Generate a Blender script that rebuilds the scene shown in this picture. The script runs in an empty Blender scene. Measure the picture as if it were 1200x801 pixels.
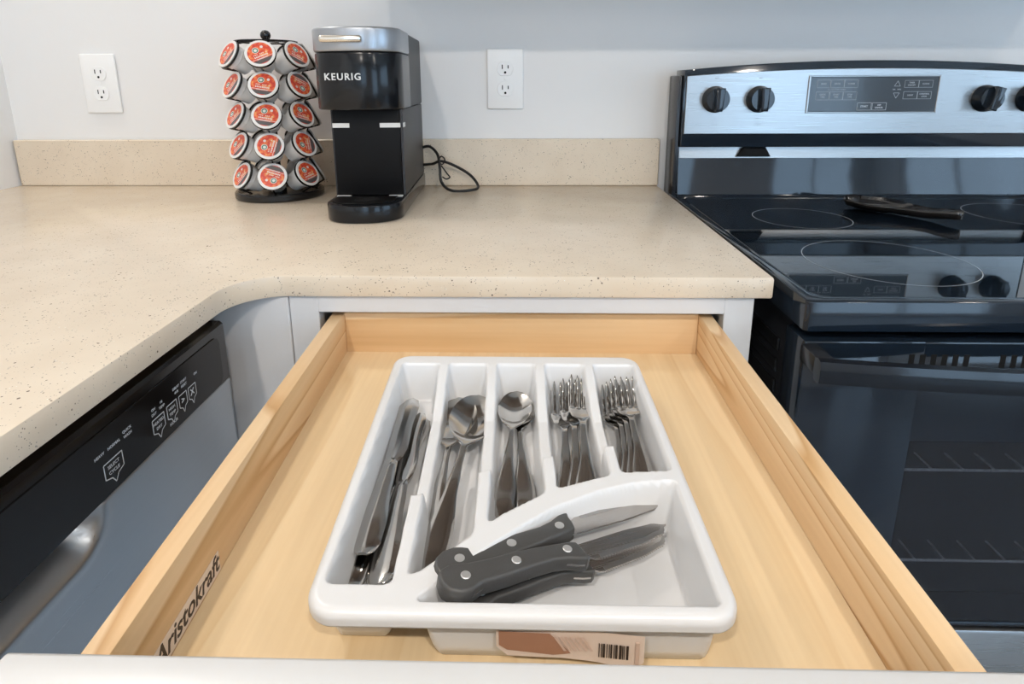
import bpy, bmesh, math, random
import numpy as np
from mathutils import Matrix, Vector
random.seed(7)
S = bpy.context.scene
COL = S.collection
H = 0.914                      # counter height; every z below is measured from the counter top
PI = math.pi

# ------------------------------------------------------------------ camera
cam = bpy.data.cameras.new('camera'); cam_o = bpy.data.objects.new('camera', cam); COL.objects.link(cam_o)
cam.sensor_fit = 'HORIZONTAL'; cam.sensor_width = 36; cam.lens = 689.11 * 36 / 1200
cam.shift_x = 0.0; cam.shift_y = (265.84 - 400.5) / 1200; cam.clip_start = 0.01
_y, _p, _r = -0.0256, 0.2404, -0.0046
fw = Vector((math.sin(_y) * math.cos(_p), math.cos(_y) * math.cos(_p), -math.sin(_p)))
ri = Vector((math.cos(_y), -math.sin(_y), 0)); up = ri.cross(fw)
ri, up = ri * math.cos(_r) + up * math.sin(_r), up * math.cos(_r) - ri * math.sin(_r)
cam_o.matrix_world = Matrix(((ri.x, up.x, -fw.x, -0.2872), (ri.y, up.y, -fw.y, -1.3012), (ri.z, up.z, -fw.z, 0.2204 + H), (0, 0, 0, 1)))
S.camera = cam_o

# ------------------------------------------------------------------ light and exposure
W = bpy.data.worlds.new('world'); S.world = W; W.use_nodes = True
bg = W.node_tree.nodes['Background']; bg.inputs[0].default_value = (0.54, 0.745, 1.0, 1); bg.inputs[1].default_value = 4.2
S.view_settings.view_transform = 'Standard'; S.view_settings.look = 'None'; S.view_settings.gamma = 1
S.view_settings.exposure = 0.10; S.view_settings.use_curve_mapping = False
LAMP_W = 9.6
LAMP_COL = (1.0, 0.915, 0.825)
CEIL = 1.53                     # ceiling above the counter
DOWNLIGHTS = [(-1.32, -0.25, 0.52), (-0.75, -2.2, 1.5), (0.15, -2.2, 1.5), (1.3, -1.5, 0.6), (1.3, -3.2, 1.2), (-0.75, -3.6, 1.2)]

# ------------------------------------------------------------------ materials
def mat(name, base=(.8, .8, .8), rough=.5, metal=0.0, spec=.5, coat=0.0, coat_rough=.05, emit=None):
    m = bpy.data.materials.new(name); m.use_nodes = True
    b = m.node_tree.nodes['Principled BSDF']
    b.inputs['Base Color'].default_value = (*base, 1); b.inputs['Roughness'].default_value = rough
    b.inputs['Metallic'].default_value = metal; b.inputs['Specular IOR Level'].default_value = spec
    b.inputs['Coat Weight'].default_value = coat; b.inputs['Coat Roughness'].default_value = coat_rough
    if emit: b.inputs['Emission Color'].default_value = (*emit[:3], 1); b.inputs['Emission Strength'].default_value = emit[3]
    return m
def nd(m, typ, **kw):
    n = m.node_tree.nodes.new(typ)
    for k, v in kw.items():
        if k in n.inputs: n.inputs[k].default_value = v
        else: setattr(n, k, v)
    return n
def lk(m, a, ao, b, bi): m.node_tree.links.new(a.outputs[ao], b.inputs[bi])
def bsdf(m): return m.node_tree.nodes['Principled BSDF']
def ramp(m, stops):
    r = nd(m, 'ShaderNodeValToRGB'); e = r.color_ramp.elements
    while len(e) < len(stops): e.new(.5)
    for el, (p, c) in zip(e, stops): el.position = p; el.color = (*c, 1)
    return r
def bump(m, src, out, strength, dist=.001):
    b = nd(m, 'ShaderNodeBump', Strength=strength, Distance=dist); lk(m, src, out, b, 'Height'); lk(m, b, 'Normal', bsdf(m), 'Normal')

def mat_paint(name, base, rough=.55):
    m = mat(name, base, rough, spec=.3); tc = nd(m, 'ShaderNodeTexCoord')
    n = nd(m, 'ShaderNodeTexNoise', Scale=260.0, Detail=3.0); lk(m, tc, 'Object', n, 'Vector'); bump(m, n, 'Fac', .12, .0006)
    return m
def mat_wood(name, light, mid, dark, rings=26.0, stretch=.10, axis=1, off=(0.3, 0, 0.21), rough=.42, contrast=1.0):
    """plain-sawn board: growth rings are level sets of a slow noise field stretched along the board"""
    m = mat(name, mid, rough, spec=.4)
    tc = nd(m, 'ShaderNodeTexCoord'); mp = nd(m, 'ShaderNodeMapping', Scale=tuple(9 * stretch if i == axis else 9 for i in range(3)), Location=off); lk(m, tc, 'Object', mp, 'Vector')
    f = nd(m, 'ShaderNodeTexNoise', Scale=1.0, Detail=1.5, Roughness=.35); lk(m, mp, 'Vector', f, 'Vector')
    k = nd(m, 'ShaderNodeMath', operation='MULTIPLY'); lk(m, f, 'Fac', k, 0); k.inputs[1].default_value = rings
    fr = nd(m, 'ShaderNodeMath', operation='FRACT'); lk(m, k, 0, fr, 0)
    c2 = tuple(a * (1 - contrast) + b * contrast for a, b in zip(mid, dark))
    r1 = ramp(m, [(0, light), (.45, tuple((a + b) / 2 for a, b in zip(light, mid))), (.80, mid), (.93, c2), (1, light)]); lk(m, fr, 0, r1, 'Fac')
    mp3 = nd(m, 'ShaderNodeMapping', Scale=tuple(1.2 if i == axis else 7 for i in range(3))); lk(m, tc, 'Object', mp3, 'Vector')
    n3 = nd(m, 'ShaderNodeTexNoise', Scale=1.0, Detail=2.0); lk(m, mp3, 'Vector', n3, 'Vector')
    r3 = ramp(m, [(.35, (.86, .82, .76)), (.65, (1.0, 1.0, 1.0))]); lk(m, n3, 'Fac', r3, 'Fac')
    mp2 = nd(m, 'ShaderNodeMapping', Scale=tuple(6 if i == axis else 220 for i in range(3))); lk(m, tc, 'Object', mp2, 'Vector')
    n = nd(m, 'ShaderNodeTexNoise', Scale=1.0, Detail=4.0); lk(m, mp2, 'Vector', n, 'Vector')
    mx = nd(m, 'ShaderNodeMix', data_type='RGBA', blend_type='MULTIPLY'); mx.inputs[0].default_value = .16
    r2 = ramp(m, [(.3, (.72, .62, .5)), (.65, (1, 1, 1))]); lk(m, n, 'Fac', r2, 'Fac')
    mx0 = nd(m, 'ShaderNodeMix', data_type='RGBA', blend_type='MULTIPLY'); mx0.inputs[0].default_value = .8
    lk(m, r1, 'Color', mx0, 6); lk(m, r3, 'Color', mx0, 7)
    lk(m, mx0, 2, mx, 6); lk(m, r2, 'Color', mx, 7); lk(m, mx, 2, bsdf(m), 'Base Color')
    bump(m, n, 'Fac', .05, .0003)
    return m
def mat_quartz():
    m = mat('quartz', (.62, .53, .43), .22, spec=.45)
    tc = nd(m, 'ShaderNodeTexCoord')
    n0 = nd(m, 'ShaderNodeTexNoise', Scale=14.0, Detail=6.0); lk(m, tc, 'Object', n0, 'Vector')
    base = ramp(m, [(.3, (.715, .605, .47)), (.7, (.765, .66, .525))]); lk(m, n0, 'Fac', base, 'Fac')
    prev = base
    for sc, th, colr in ((150.0, .105, (.16, .12, .09)), (260.0, .15, (.30, .24, .19)), (190.0, .07, (.82, .82, .76)), (110.0, .075, (.08, .065, .055)), (330.0, .16, (.42, .36, .30))):
        v = nd(m, 'ShaderNodeTexVoronoi', Scale=sc); lk(m, tc, 'Object', v, 'Vector')
        n = nd(m, 'ShaderNodeTexNoise', Scale=sc * .33, Detail=1.0); lk(m, tc, 'Object', n, 'Vector')
        k = nd(m, 'ShaderNodeMath', operation='MULTIPLY_ADD'); lk(m, n, 'Fac', k, 0); k.inputs[1].default_value = th * 4.6; k.inputs[2].default_value = -th * 1.75
        c = nd(m, 'ShaderNodeMath', operation='LESS_THAN'); lk(m, v, 'Distance', c, 0); lk(m, k, 0, c, 1)
        mx = nd(m, 'ShaderNodeMix', data_type='RGBA'); lk(m, c, 0, mx, 0); lk(m, prev, 2 if prev.bl_idname == 'ShaderNodeMix' else 'Color', mx, 6); mx.inputs[7].default_value = (*colr, 1); prev = mx
    lk(m, prev, 2, bsdf(m), 'Base Color')
    return m
def mat_steel(name, base, rough, axis, aniso=.6):
    m = mat(name, base, rough, 1.0); tc = nd(m, 'ShaderNodeTexCoord')
    sc = [900, 900, 900]; sc[axis] = 6
    mp = nd(m, 'ShaderNodeMapping', Scale=tuple(sc)); lk(m, tc, 'Object', mp, 'Vector')
    n = nd(m, 'ShaderNodeTexNoise', Scale=1.0, Detail=2.0); lk(m, mp, 'Vector', n, 'Vector'); bump(m, n, 'Fac', .10, .0003)
    r = ramp(m, [(.25, (rough * .8,) * 3), (.75, (rough * 1.25,) * 3)]); lk(m, n, 'Fac', r, 'Fac'); lk(m, r, 'Color', bsdf(m), 'Roughness')
    return m

M = {}
M['wall'] = mat_paint('wall_paint', (.82, .815, .805))
M['ceiling'] = mat_paint('ceiling_paint', (.86, .85, .83))
M['cab'] = mat_paint('cabinet_white', (.69, .69, .695), .35)
M['trim'] = mat('white_trim', (.85, .85, .84), .35)
M['quartz'] = mat_quartz()
PINE = ((.86, .64, .40), (.78, .53, .29), (.56, .31, .125))
M['pine'] = mat_wood('pine', *PINE, rings=17, stretch=.055, off=(.31, .05, .29), contrast=.75)
M['pineback'] = mat_wood('pine_back', *PINE, rings=9, stretch=.05, axis=0, off=(.71, .05, .9), contrast=.35)
M['maple'] = mat_wood('maple_bottom', (.90, .715, .46), (.875, .675, .415), (.76, .545, .30), rings=9, stretch=.10, off=(1.42, .3, .33), rough=.36, contrast=.30)
M['front'] = mat('drawer_front_white', (.665, .665, .66), .3)
M['tray'] = mat('white_plastic', (.75, .75, .75), .28, spec=.45); bsdf(M['tray']).inputs['Subsurface Weight'].default_value = .0
M['chrome'] = mat('polished_steel', (.50, .485, .465), .13, 1.0)
M['upper'] = mat('brown_cabinet', (.10, .065, .042), .4)
M['blade'] = mat_steel('blade_steel', (.46, .44, .42), .24, 0)
M['ground'] = mat('ground_steel', (.42, .41, .40), .38, 1.0)
M['handle'] = mat('black_handle', (.065, .064, .062), .42)
_t = nd(M['handle'], 'ShaderNodeTexCoord'); _n = nd(M['handle'], 'ShaderNodeTexNoise', Scale=900.0); lk(M['handle'], _t, 'Object', _n, 'Vector'); bump(M['handle'], _n, 'Fac', .2, .0005)
M['rivet'] = mat('rivet', (.75, .75, .74), .3, .7)
M['plate'] = mat('outlet_white', (.90, .90, .89), .3)
M['dark'] = mat('dark_slot', (.012, .012, .012), .7, spec=.1)
M['enamel'] = mat('black_enamel', (.009, .015, .024), .07, spec=.6)
M['handlebar'] = mat('black_handle_bar', (.006, .009, .014), .12, spec=.5)
M['enamel_sat'] = mat('black_side', (.016, .018, .022), .22, spec=.6)
M['glass'] = mat('black_ceramic_glass', (.006, .011, .018), .03, spec=.75)
M['line'] = mat('grey_print', (.42, .45, .48), .5)
M['print'] = mat('white_print', (.60, .64, .68), .5)
M['printdim'] = mat('dim_print', (.42, .46, .50), .5)
M['steel'] = mat_steel('brushed_panel', (.45, .455, .455), .30, 0)
M['dwsteel'] = mat_steel('brushed_door', (.50, .53, .56), .34, 1)
M['display'] = mat('display_glass', (.055, .070, .085), .10, spec=.6)
M['dwblack'] = mat('black_console', (.007, .006, .006), .16, spec=.4)
M['kblack'] = mat('matte_black_plastic', (.006, .006, .0065), .42, spec=.14)
M['ksatin'] = mat('satin_black_plastic', (.005, .006, .008), .16, spec=.4)
M['kside'] = mat('charcoal_side', (.030, .030, .033), .42, spec=.4)
M['ksilver'] = mat('silver_plastic', (.42, .44, .47), .30, .75)
M['kchrome'] = mat('champagne_bar', (.75, .70, .62), .18, 1.0)
M['ktext'] = mat('silver_letters', (.72, .71, .68), .35, .2)
M['wire'] = mat('black_wire', (.008, .008, .009), .22)
M['podbody'] = mat('pod_plastic', (.72, .71, .70), .35)
M['podlid'] = mat('pod_lid_white', (.80, .79, .77), .35)
M['cable'] = mat('black_rubber', (.010, .010, .010), .5)
M['label'] = mat('paper_label', (.78, .63, .52), .55)
M['tag'] = mat('cream_sticker', (.80, .68, .58), .5)
M['ink'] = mat('brown_ink', (.035, .022, .016), .5)
M['spoonrest'] = mat('black_glaze', (.012, .011, .011), .10, spec=.6)
M['rack'] = mat('rack_chrome', (.85, .87, .90), .45, .6)
M['cavity'] = mat('oven_cavity', (.03, .032, .036), .5)

def mat_lidprint():
    """printed foil: red and orange bands, a green and white round emblem, a pale lettering band and a dark foot"""
    m = mat('pod_print', (.7, .1, .05), .35); tc = nd(m, 'ShaderNodeTexCoord'); sp = nd(m, 'ShaderNodeSeparateXYZ'); lk(m, tc, 'Object', sp, 'Vector')
    def mth(op, a, b=None, c=None):
        n = nd(m, 'ShaderNodeMath', operation=op)
        for i, x in enumerate((a, b, c)):
            if x is None: continue
            if isinstance(x, (int, float)): n.inputs[i].default_value = x
            else: m.node_tree.links.new(x, n.inputs[i])
        return n.outputs[0]
    X, Y = sp.outputs[0], sp.outputs[1]
    nz = nd(m, 'ShaderNodeTexNoise', Scale=130.0, Detail=2.0); lk(m, tc, 'Object', nz, 'Vector')
    rp = ramp(m, [(.30, (.52, .035, .03)), (.48, (.72, .075, .035)), (.60, (.80, .20, .06)), (.72, (.86, .42, .12))]); lk(m, nz, 'Fac', rp, 'Fac')
    cur = rp.outputs[0]
    def over(mask, col):
        nonlocal cur
        mx = nd(m, 'ShaderNodeMix', data_type='RGBA'); m.node_tree.links.new(mask, mx.inputs[0]); m.node_tree.links.new(cur, mx.inputs[6]); mx.inputs[7].default_value = (*col, 1); cur = mx.outputs[2]
    def disc(cx, cy, r):
        d = mth('SQRT', mth('ADD', mth('POWER', mth('SUBTRACT', X, cx), 2), mth('POWER', mth('SUBTRACT', Y, cy), 2))); return mth('LESS_THAN', d, r)
    def rect(x0, x1, y0, y1):
        return mth('MULTIPLY', mth('MULTIPLY', mth('GREATER_THAN', X, x0), mth('LESS_THAN', X, x1)), mth('MULTIPLY', mth('GREATER_THAN', Y, y0), mth('LESS_THAN', Y, y1)))
    over(rect(-.02, .02, -.02, -.0125), (.10, .09, .09)); over(rect(-.010, .010, -.0118, -.0108), (.7, .7, .68))
    over(rect(-.02, .02, -.0105, -.0098), (.8, .75, .7))
    for k in range(9):
        a = -.0125 + k * .0028
        over(rect(a, a + .0019, -.0075, -.0045), (.85, .74, .66))
        if k % 4 != 3: over(rect(a, a + .0017, -.0025, -.0003), (.84, .66, .55))
    over(disc(-.005, .0078, .0058), (.82, .82, .78)); over(disc(-.005, .0078, .0049), (.10, .20, .14)); over(disc(-.005, .0075, .0028), (.70, .74, .70))
    over(disc(.0075, .0105, .0026), (.80, .70, .66))
    m.node_tree.links.new(cur, bsdf(m).inputs['Base Color'])
    return m
M['podprint'] = mat_lidprint()

def mat_floor():
    m = mat('vinyl_plank', (.13, .125, .12), .35); tc = nd(m, 'ShaderNodeTexCoord')
    br = nd(m, 'ShaderNodeTexBrick', Scale=1.0); br.inputs['Brick Width'].default_value = 1.2; br.inputs['Row Height'].default_value = .18; br.inputs['Mortar Size'].default_value = .002
    br.inputs['Color1'].default_value = (.21, .21, .21, 1); br.inputs['Color2'].default_value = (.17, .17, .17, 1); br.inputs['Mortar'].default_value = (.1, .1, .1, 1)
    lk(m, tc, 'Object', br, 'Vector'); lk(m, br, 'Color', bsdf(m), 'Base Color'); return m
M['floor'] = mat_floor()

def mat_pane():
    m = bpy.data.materials.new('oven_window_glass'); m.use_nodes = True; nt = m.node_tree; nt.nodes.clear()
    o = nt.nodes.new('ShaderNodeOutputMaterial'); t = nt.nodes.new('ShaderNodeBsdfTransparent'); t.inputs[0].default_value = (.75, .77, .80, 1)
    g = nt.nodes.new('ShaderNodeBsdfPrincipled'); g.inputs['Base Color'].default_value = (.045, .048, .054, 1); g.inputs['Roughness'].default_value = .12
    tc = nt.nodes.new('ShaderNodeTexCoord'); v = nt.nodes.new('ShaderNodeTexVoronoi'); v.inputs['Scale'].default_value = 800; nt.links.new(tc.outputs['Object'], v.inputs['Vector'])
    c = nt.nodes.new('ShaderNodeMath'); c.operation = 'LESS_THAN'; c.inputs[1].default_value = .42; nt.links.new(v.outputs['Distance'], c.inputs[0])
    k = nt.nodes.new('ShaderNodeMath'); k.operation = 'MULTIPLY_ADD'; k.inputs[1].default_value = .20; k.inputs[2].default_value = .28; nt.links.new(c.outputs[0], k.inputs[0])
    mx = nt.nodes.new('ShaderNodeMixShader'); nt.links.new(k.outputs[0], mx.inputs[0]); nt.links.new(t.outputs[0], mx.inputs[1]); nt.links.new(g.outputs[0], mx.inputs[2]); nt.links.new(mx.outputs[0], o.inputs[0])
    return m
M['pane'] = mat_pane()
def mat_clear():
    m = bpy.data.materials.new('clear_glass'); m.use_nodes = True; nt = m.node_tree; nt.nodes.clear()
    o = nt.nodes.new('ShaderNodeOutputMaterial'); t = nt.nodes.new('ShaderNodeBsdfTransparent'); t.inputs[0].default_value = (.95, .97, .97, 1)
    g = nt.nodes.new('ShaderNodeBsdfGlossy'); g.inputs['Roughness'].default_value = .02
    mx = nt.nodes.new('ShaderNodeMixShader'); mx.inputs[0].default_value = .06
    nt.links.new(t.outputs[0], mx.inputs[1]); nt.links.new(g.outputs[0], mx.inputs[2]); nt.links.new(mx.outputs[0], o.inputs[0]); return m
M['clear'] = mat_clear()

# ------------------------------------------------------------------ geometry helpers
class G:
    """collects shapes into one mesh"""
    def __init__(s): s.bm = bmesh.new()
    def merge(s, b, mx=None):
        if mx is not None: bmesh.ops.transform(b, matrix=mx, verts=b.verts)
        me = bpy.data.meshes.new('tmp'); b.to_mesh(me); b.free(); s.bm.from_mesh(me); bpy.data.meshes.remove(me); return s
    def box(s, x0, x1, y0, y1, z0, z1, bev=0.0, seg=2, mx=None):
        b = bmesh.new(); bmesh.ops.create_cube(b, size=1)
        for v in b.verts: v.co = Vector(((x0 + x1) / 2 + v.co.x * (x1 - x0), (y0 + y1) / 2 + v.co.y * (y1 - y0), (z0 + z1) / 2 + v.co.z * (z1 - z0)))
        if bev: bmesh.ops.bevel(b, geom=b.edges, offset=bev, segments=seg, profile=.5, affect='EDGES')
        return s.merge(b, mx)
    def prism(s, pts, a0, a1, axis='z', bev=0.0, seg=2, mx=None):
        """extrude a 2-D outline; axis z: (x,y), axis y: (x,z), axis x: (y,z)"""
        f = {'z': lambda p, a: (p[0], p[1], a), 'y': lambda p, a: (p[0], a, p[1]), 'x': lambda p, a: (a, p[0], p[1])}[axis]
        b = bmesh.new(); lo = [b.verts.new(f(p, a0)) for p in pts]; hi = [b.verts.new(f(p, a1)) for p in pts]; n = len(pts)
        b.faces.new(lo); b.faces.new(hi)
        for i in range(n): b.faces.new((lo[i], lo[(i + 1) % n], hi[(i + 1) % n], hi[i]))
        bmesh.ops.recalc_face_normals(b, faces=b.faces)
        if bev:
            es = [e for e in b.edges if (e.verts[0] in lo) == (e.verts[1] in lo)]
            bmesh.ops.bevel(b, geom=es, offset=bev, segments=seg, profile=.5, affect='EDGES')
        return s.merge(b, mx)
    def lathe(s, prof, n=32, c=(0, 0, 0), mx=None, caps=True):
        b = bmesh.new(); rings = []
        for r, z in prof: rings.append([b.verts.new((c[0] + r * math.cos(2 * PI * i / n), c[1] + r * math.sin(2 * PI * i / n), c[2] + z)) for i in range(n)])
        for q, w in zip(rings, rings[1:]):
            for i in range(n): b.faces.new((q[i], q[(i + 1) % n], w[(i + 1) % n], w[i]))
        if caps: b.faces.new(rings[0][::-1]); b.faces.new(rings[-1])
        bmesh.ops.recalc_face_normals(b, faces=b.faces); return s.merge(b, mx)
    def tube(s, pts, r, n=8, closed=False, mx=None):
        P = [Vector(p) for p in pts]; b = bmesh.new(); rings = []; prev = None
        for i, p in enumerate(P):
            a = P[i - 1] if (i > 0 or closed) else p; c = P[(i + 1) % len(P)] if (i < len(P) - 1 or closed) else p
            t = (c - a).normalized()
            if prev is None: u = t.orthogonal().normalized()
            else: u = (prev - t * prev.dot(t)).normalized()
            prev = u; w = t.cross(u)
            rings.append([b.verts.new(p + (u * math.cos(2 * PI * k / n) + w * math.sin(2 * PI * k / n)) * r) for k in range(n)])
        pr = list(zip(rings, rings[1:])) + ([(rings[-1], rings[0])] if closed else [])
        for q, w in pr:
            for k in range(n): b.faces.new((q[k], q[(k + 1) % n], w[(k + 1) % n], w[k]))
        if not closed: b.faces.new(rings[0][::-1]); b.faces.new(rings[-1])
        bmesh.ops.recalc_face_normals(b, faces=b.faces); return s.merge(b, mx)
    def raw(s, verts, faces, mx=None):
        b = bmesh.new(); vs = [b.verts.new(v) for v in verts]
        for f in faces:
            try: b.faces.new([vs[i] for i in f])
            except ValueError: pass
        bmesh.ops.recalc_face_normals(b, faces=b.faces); return s.merge(b, mx)
    def text(s, body, size, mx, ext=.0002, shear=0.0, offset=0.0, align='CENTER', space=1.0):
        c = bpy.data.curves.new('txt', 'FONT'); c.body = body; c.size = size; c.extrude = ext; c.shear = shear; c.offset = offset; c.space_character = space
        c.align_x = align; c.align_y = 'CENTER'; c.resolution_u = 3
        o = bpy.data.objects.new('txt', c); COL.objects.link(o); dg = bpy.context.evaluated_depsgraph_get()
        me = bpy.data.meshes.new_from_object(o.evaluated_get(dg)); b = bmesh.new(); b.from_mesh(me)
        bpy.data.objects.remove(o); bpy.data.curves.remove(c); bpy.data.meshes.remove(me); return s.merge(b, mx)
    def rect_line(s, x0, x1, z0, z1, w, f, t=.0003):
        """outline of a rectangle drawn with strokes of width w; f maps (u, v) to the plane (an x/z plane by matrix f)"""
        for a in ((x0, x1, z0, z0 + w), (x0, x1, z1 - w, z1), (x0, x0 + w, z0, z1), (x1 - w, x1, z0, z1)): s.box(a[0], a[1], a[2], a[3], 0, t, mx=f)
        return s
def link(name, g, m, parent=None, org=(0, 0, 0), ang=35, smooth=True):
    o_ = Vector(org); me = bpy.data.meshes.new(name); 
    bmesh.ops.translate(g.bm, vec=-o_, verts=g.bm.verts); g.bm.to_mesh(me); g.bm.free()
    if smooth:
        me.polygons.foreach_set('use_smooth', [True] * len(me.polygons)); me.set_sharp_from_angle(angle=math.radians(ang))
    me.materials.append(m); o = bpy.data.objects.new(name, me); COL.objects.link(o)
    if parent is not None: o.parent = parent
    else: o.location = (org[0], org[1], org[2] + H)
    return o
def tag(o, label, cat, group=None):
    o['label'] = label; o['category'] = cat
    if group: o['group'] = group
    return o
ORG = {}
def thing(name, org, label, cat, group=None):
    o = bpy.data.objects.new(name, None); COL.objects.link(o); o.empty_display_size = .03
    o.location = (org[0], org[1], org[2] + H); ORG[o.name] = org; return tag(o, label, cat, group)
def part(name, g, m, t, label=None, ang=35, base=None):
    """a part of thing t, its shape given in room coordinates"""
    o = link(name, g, m, t, ORG.get(base or t.name, (0, 0, 0)), ang)
    if label: o['label'] = label
    return o
def sub(name, g, m, p, t, label=None):
    return part(name, g, m, p, label, base=t.name)
def struct(name, g, m, parent=None):
    o = link(name, g, m, parent, smooth=False)
    if parent is None: o['kind'] = 'structure'
    return o
def copy_tree(root):
    r = root.copy(); COL.objects.link(r)
    for ch in root.children:
        c = ch.copy(); COL.objects.link(c); c.parent = r
        for g_ in ch.children:
            d = g_.copy(); COL.objects.link(d); d.parent = c
    return r
FACE = Matrix(((1, 0, 0, 0), (0, 0, -1, 0), (0, 1, 0, 0), (0, 0, 0, 1)))     # (u, v, out) -> (x, -y, z): a plane facing the room
def front_at(x, y, z): return Matrix.Translation((x, y, z)) @ FACE
FACEX = Matrix(((0, 0, 1, 0), (1, 0, 0, 0), (0, 1, 0, 0), (0, 0, 0, 1)))     # (u, v, out) -> (out, u, z): a plane facing +x

# ------------------------------------------------------------------ the room
XL_, XR_, YF_ = -1.43, 3.3, -4.6
struct('floor', G().box(XL_ - .1, XR_ + .1, YF_ - .1, .1, -H - .05, -H), M['floor'])
struct('ceiling', G().box(XL_ - .1, XR_ + .1, YF_ - .1, .1, CEIL, CEIL + .08), M['ceiling'])
struct('wall_back', G().box(XL_ - .1, XR_ + .1, 0, .1, -H, CEIL), M['wall'])
struct('wall_left', G().box(XL_ - .1, XL_, YF_, 0, -H, CEIL), M['wall'])
def wall_with_holes(name, a0, a1, holes, axis, p0, p1):
    """wall along an axis with rectangular openings (a, b, z0, z1)"""
    g = G(); cur = a0
    def bx(a, b, z0, z1):
        if b - a > 1e-4 and z1 - z0 > 1e-4:
            g.box(a, b, p0, p1, z0, z1) if axis == 'x' else g.box(p0, p1, a, b, z0, z1)
    for a, b, z0, z1 in sorted(holes):
        bx(cur, a, -H, CEIL); bx(a, b, -H, z0); bx(a, b, z1, CEIL); cur = b
    bx(cur, a1, -H, CEIL); struct(name, g, M['wall'])
HF = [(-1.1, -.1, -.05, 1.25), (1.3, 2.9, -.85, 1.2)]
HR = [(-3.7, -1.5, -.1, 1.25)]
wall_with_holes('wall_front', XL_ - .1, XR_ + .1, HF, 'x', YF_ - .1, YF_)
wall_with_holes('wall_right', YF_, 0, HR, 'y', XR_, XR_ + .1)
def window(n, axis, a, b, z0, z1, p):
    def B(g, u0, u1, w0, w1, d0, d1):
        g.box(u0, u1, p - d1, p - d0, w0, w1) if axis == 'x' else g.box(p + d0, p + d1, u0, u1, w0, w1)
    t = .05; g = G(); mid = (a + b) / 2
    for u0, u1, w0, w1 in ((a, b, z0, z0 + t), (a, b, z1 - t, z1), (a, a + t, z0, z1), (b - t, b, z0, z1), (mid - .02, mid + .02, z0, z1)): B(g, u0, u1, w0, w1, .02, .08)
    o = struct('window_%d' % n, g, M['trim']); gl = G(); B(gl, a + t, b - t, z0 + t, z1 - t, .048, .052); struct('window_pane', gl, M['clear'], o)
    o.location = (0, 0, H)
window(1, 'x', *HF[0], YF_); window(2, 'x', *HF[1], YF_); window(3, 'y', *HR[0], XR_)
struct('baseboard_front', G().box(XL_, 1.3, YF_, YF_ + .012, -H, -H + .09), M['trim'])
struct('baseboard_left', G().box(XL_, XL_ + .012, YF_ + .012, -2.2, -H, -H + .09), M['trim'])
def downlight(x, y, k, i):
    t = thing('ceiling_light', (x, y, CEIL), 'round recessed ceiling downlight, %s' % ['over the left counter corner', 'behind the camera on the left', 'behind the camera, second from left', 'in front of the range', 'far right near the front wall', 'far left near the front wall'][i], 'light', 'recessed ceiling downlights')
    part('trim_ring', G().lathe([(.095, -.001), (.095, -.006), (.075, -.010), (.070, -.004), (.070, -.001)], 32, (x, y, CEIL), caps=False), M['trim'], t)
    L = bpy.data.lights.new('downlight', 'AREA'); L.shape = 'DISK'; L.size = .10; L.energy = LAMP_W * k; L.color = LAMP_COL; L.spread = math.radians(165)
    lo = bpy.data.objects.new('lamp', L); COL.objects.link(lo); lo.parent = t; lo.location = (0, 0, -.012)
for i, (x, y, k) in enumerate(DOWNLIGHTS): downlight(x, y, k, i)

# ------------------------------------------------------------------ countertop with backsplash
def arc(cx, cy, r, a0, a1, n): return [(cx + r * math.cos(math.radians(a0 + (a1 - a0) * i / n)), cy + r * math.sin(math.radians(a0 + (a1 - a0) * i / n))) for i in range(n + 1)]
CD = .6457; CT = .0269; XI = -.627
t = thing('countertop', (-.7, -.35, -CT), 'beige speckled quartz L-shaped countertop with curved inner corner', 'countertop')
out = [(XL_, 0), (0, 0), (0, -CD)] + arc(-.569, -CD - .058, .058, 90, 180, 12) + [(XI, -2.1), (XL_, -2.1)]
part('slab', G().prism(out, -CT, 0, 'z', .003, 2), M['quartz'], t)
part('backsplash', G().box(-1.4245, 0, -.02, -.0005, .0003, .1016, .0015, 1), M['quartz'], t)

# ------------------------------------------------------------------ base cabinet around the drawer, fillers, left run
FY = -.6402
t = thing('base_cabinet', (-.30, -.32, -H), 'white face-frame base cabinet below the counter holding the open drawer', 'cabinet')
fx0, fx1, ox0, ox1, oz0, oz1 = -.5735, -.0179, -.5385, -.0522, -.185, -.0482
part('face_frame', G().box(fx0, ox0, FY, FY + .019, -.80, -CT - .0005, .0008, 1).box(ox1, fx1, FY, FY + .019, -.80, -CT - .0005, .0008, 1).box(ox0, ox1, FY, FY + .019, oz1, -CT - .0005, .0008, 1).box(ox0, ox1, FY, FY + .019, oz0 - .04, oz0, .0008, 1), M['cab'], t)
part('side_panel', G().box(fx1 - .018, fx1, FY + .019, -.002, -H, -CT - .0005), M['cab'], t)
part('side_panel', G().box(fx0, fx0 + .018, FY + .019, -.002, -H, -CT - .0005), M['cab'], t)
part('back_panel', G().box(fx0 + .018, fx1 - .018, -.010, -.002, -H + .1, -CT - .0005), M['cab'], t)
part('top_panel', G().box(fx0 + .018, fx1 - .018, FY + .019, -.010, -CT - .012, -CT - .0005), M['cab'], t)
part('door', G().box(fx0 + .012, (fx0 + fx1) / 2 - .002, FY - .019, FY - .0005, -.79, oz0 - .02, .002), M['cab'], t)
part('door', G().box((fx0 + fx1) / 2 + .002, fx1 - .012, FY - .019, FY - .0005, -.79, oz0 - .02, .002), M['cab'], t)
part('toe_kick', G().box(fx0, fx1, FY + .05, FY + .06, -H, -.80), M['cab'], t)
tag(link('corner_filler', G().box(-.668, fx0 - .0006, FY - .003, FY + .016, -H, -CT - .0005, .0008, 1), M['cab'], None, (-.60, FY, -H)), 'white filler strip between dishwasher and drawer cabinet at inner corner', 'filler panel')
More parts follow.
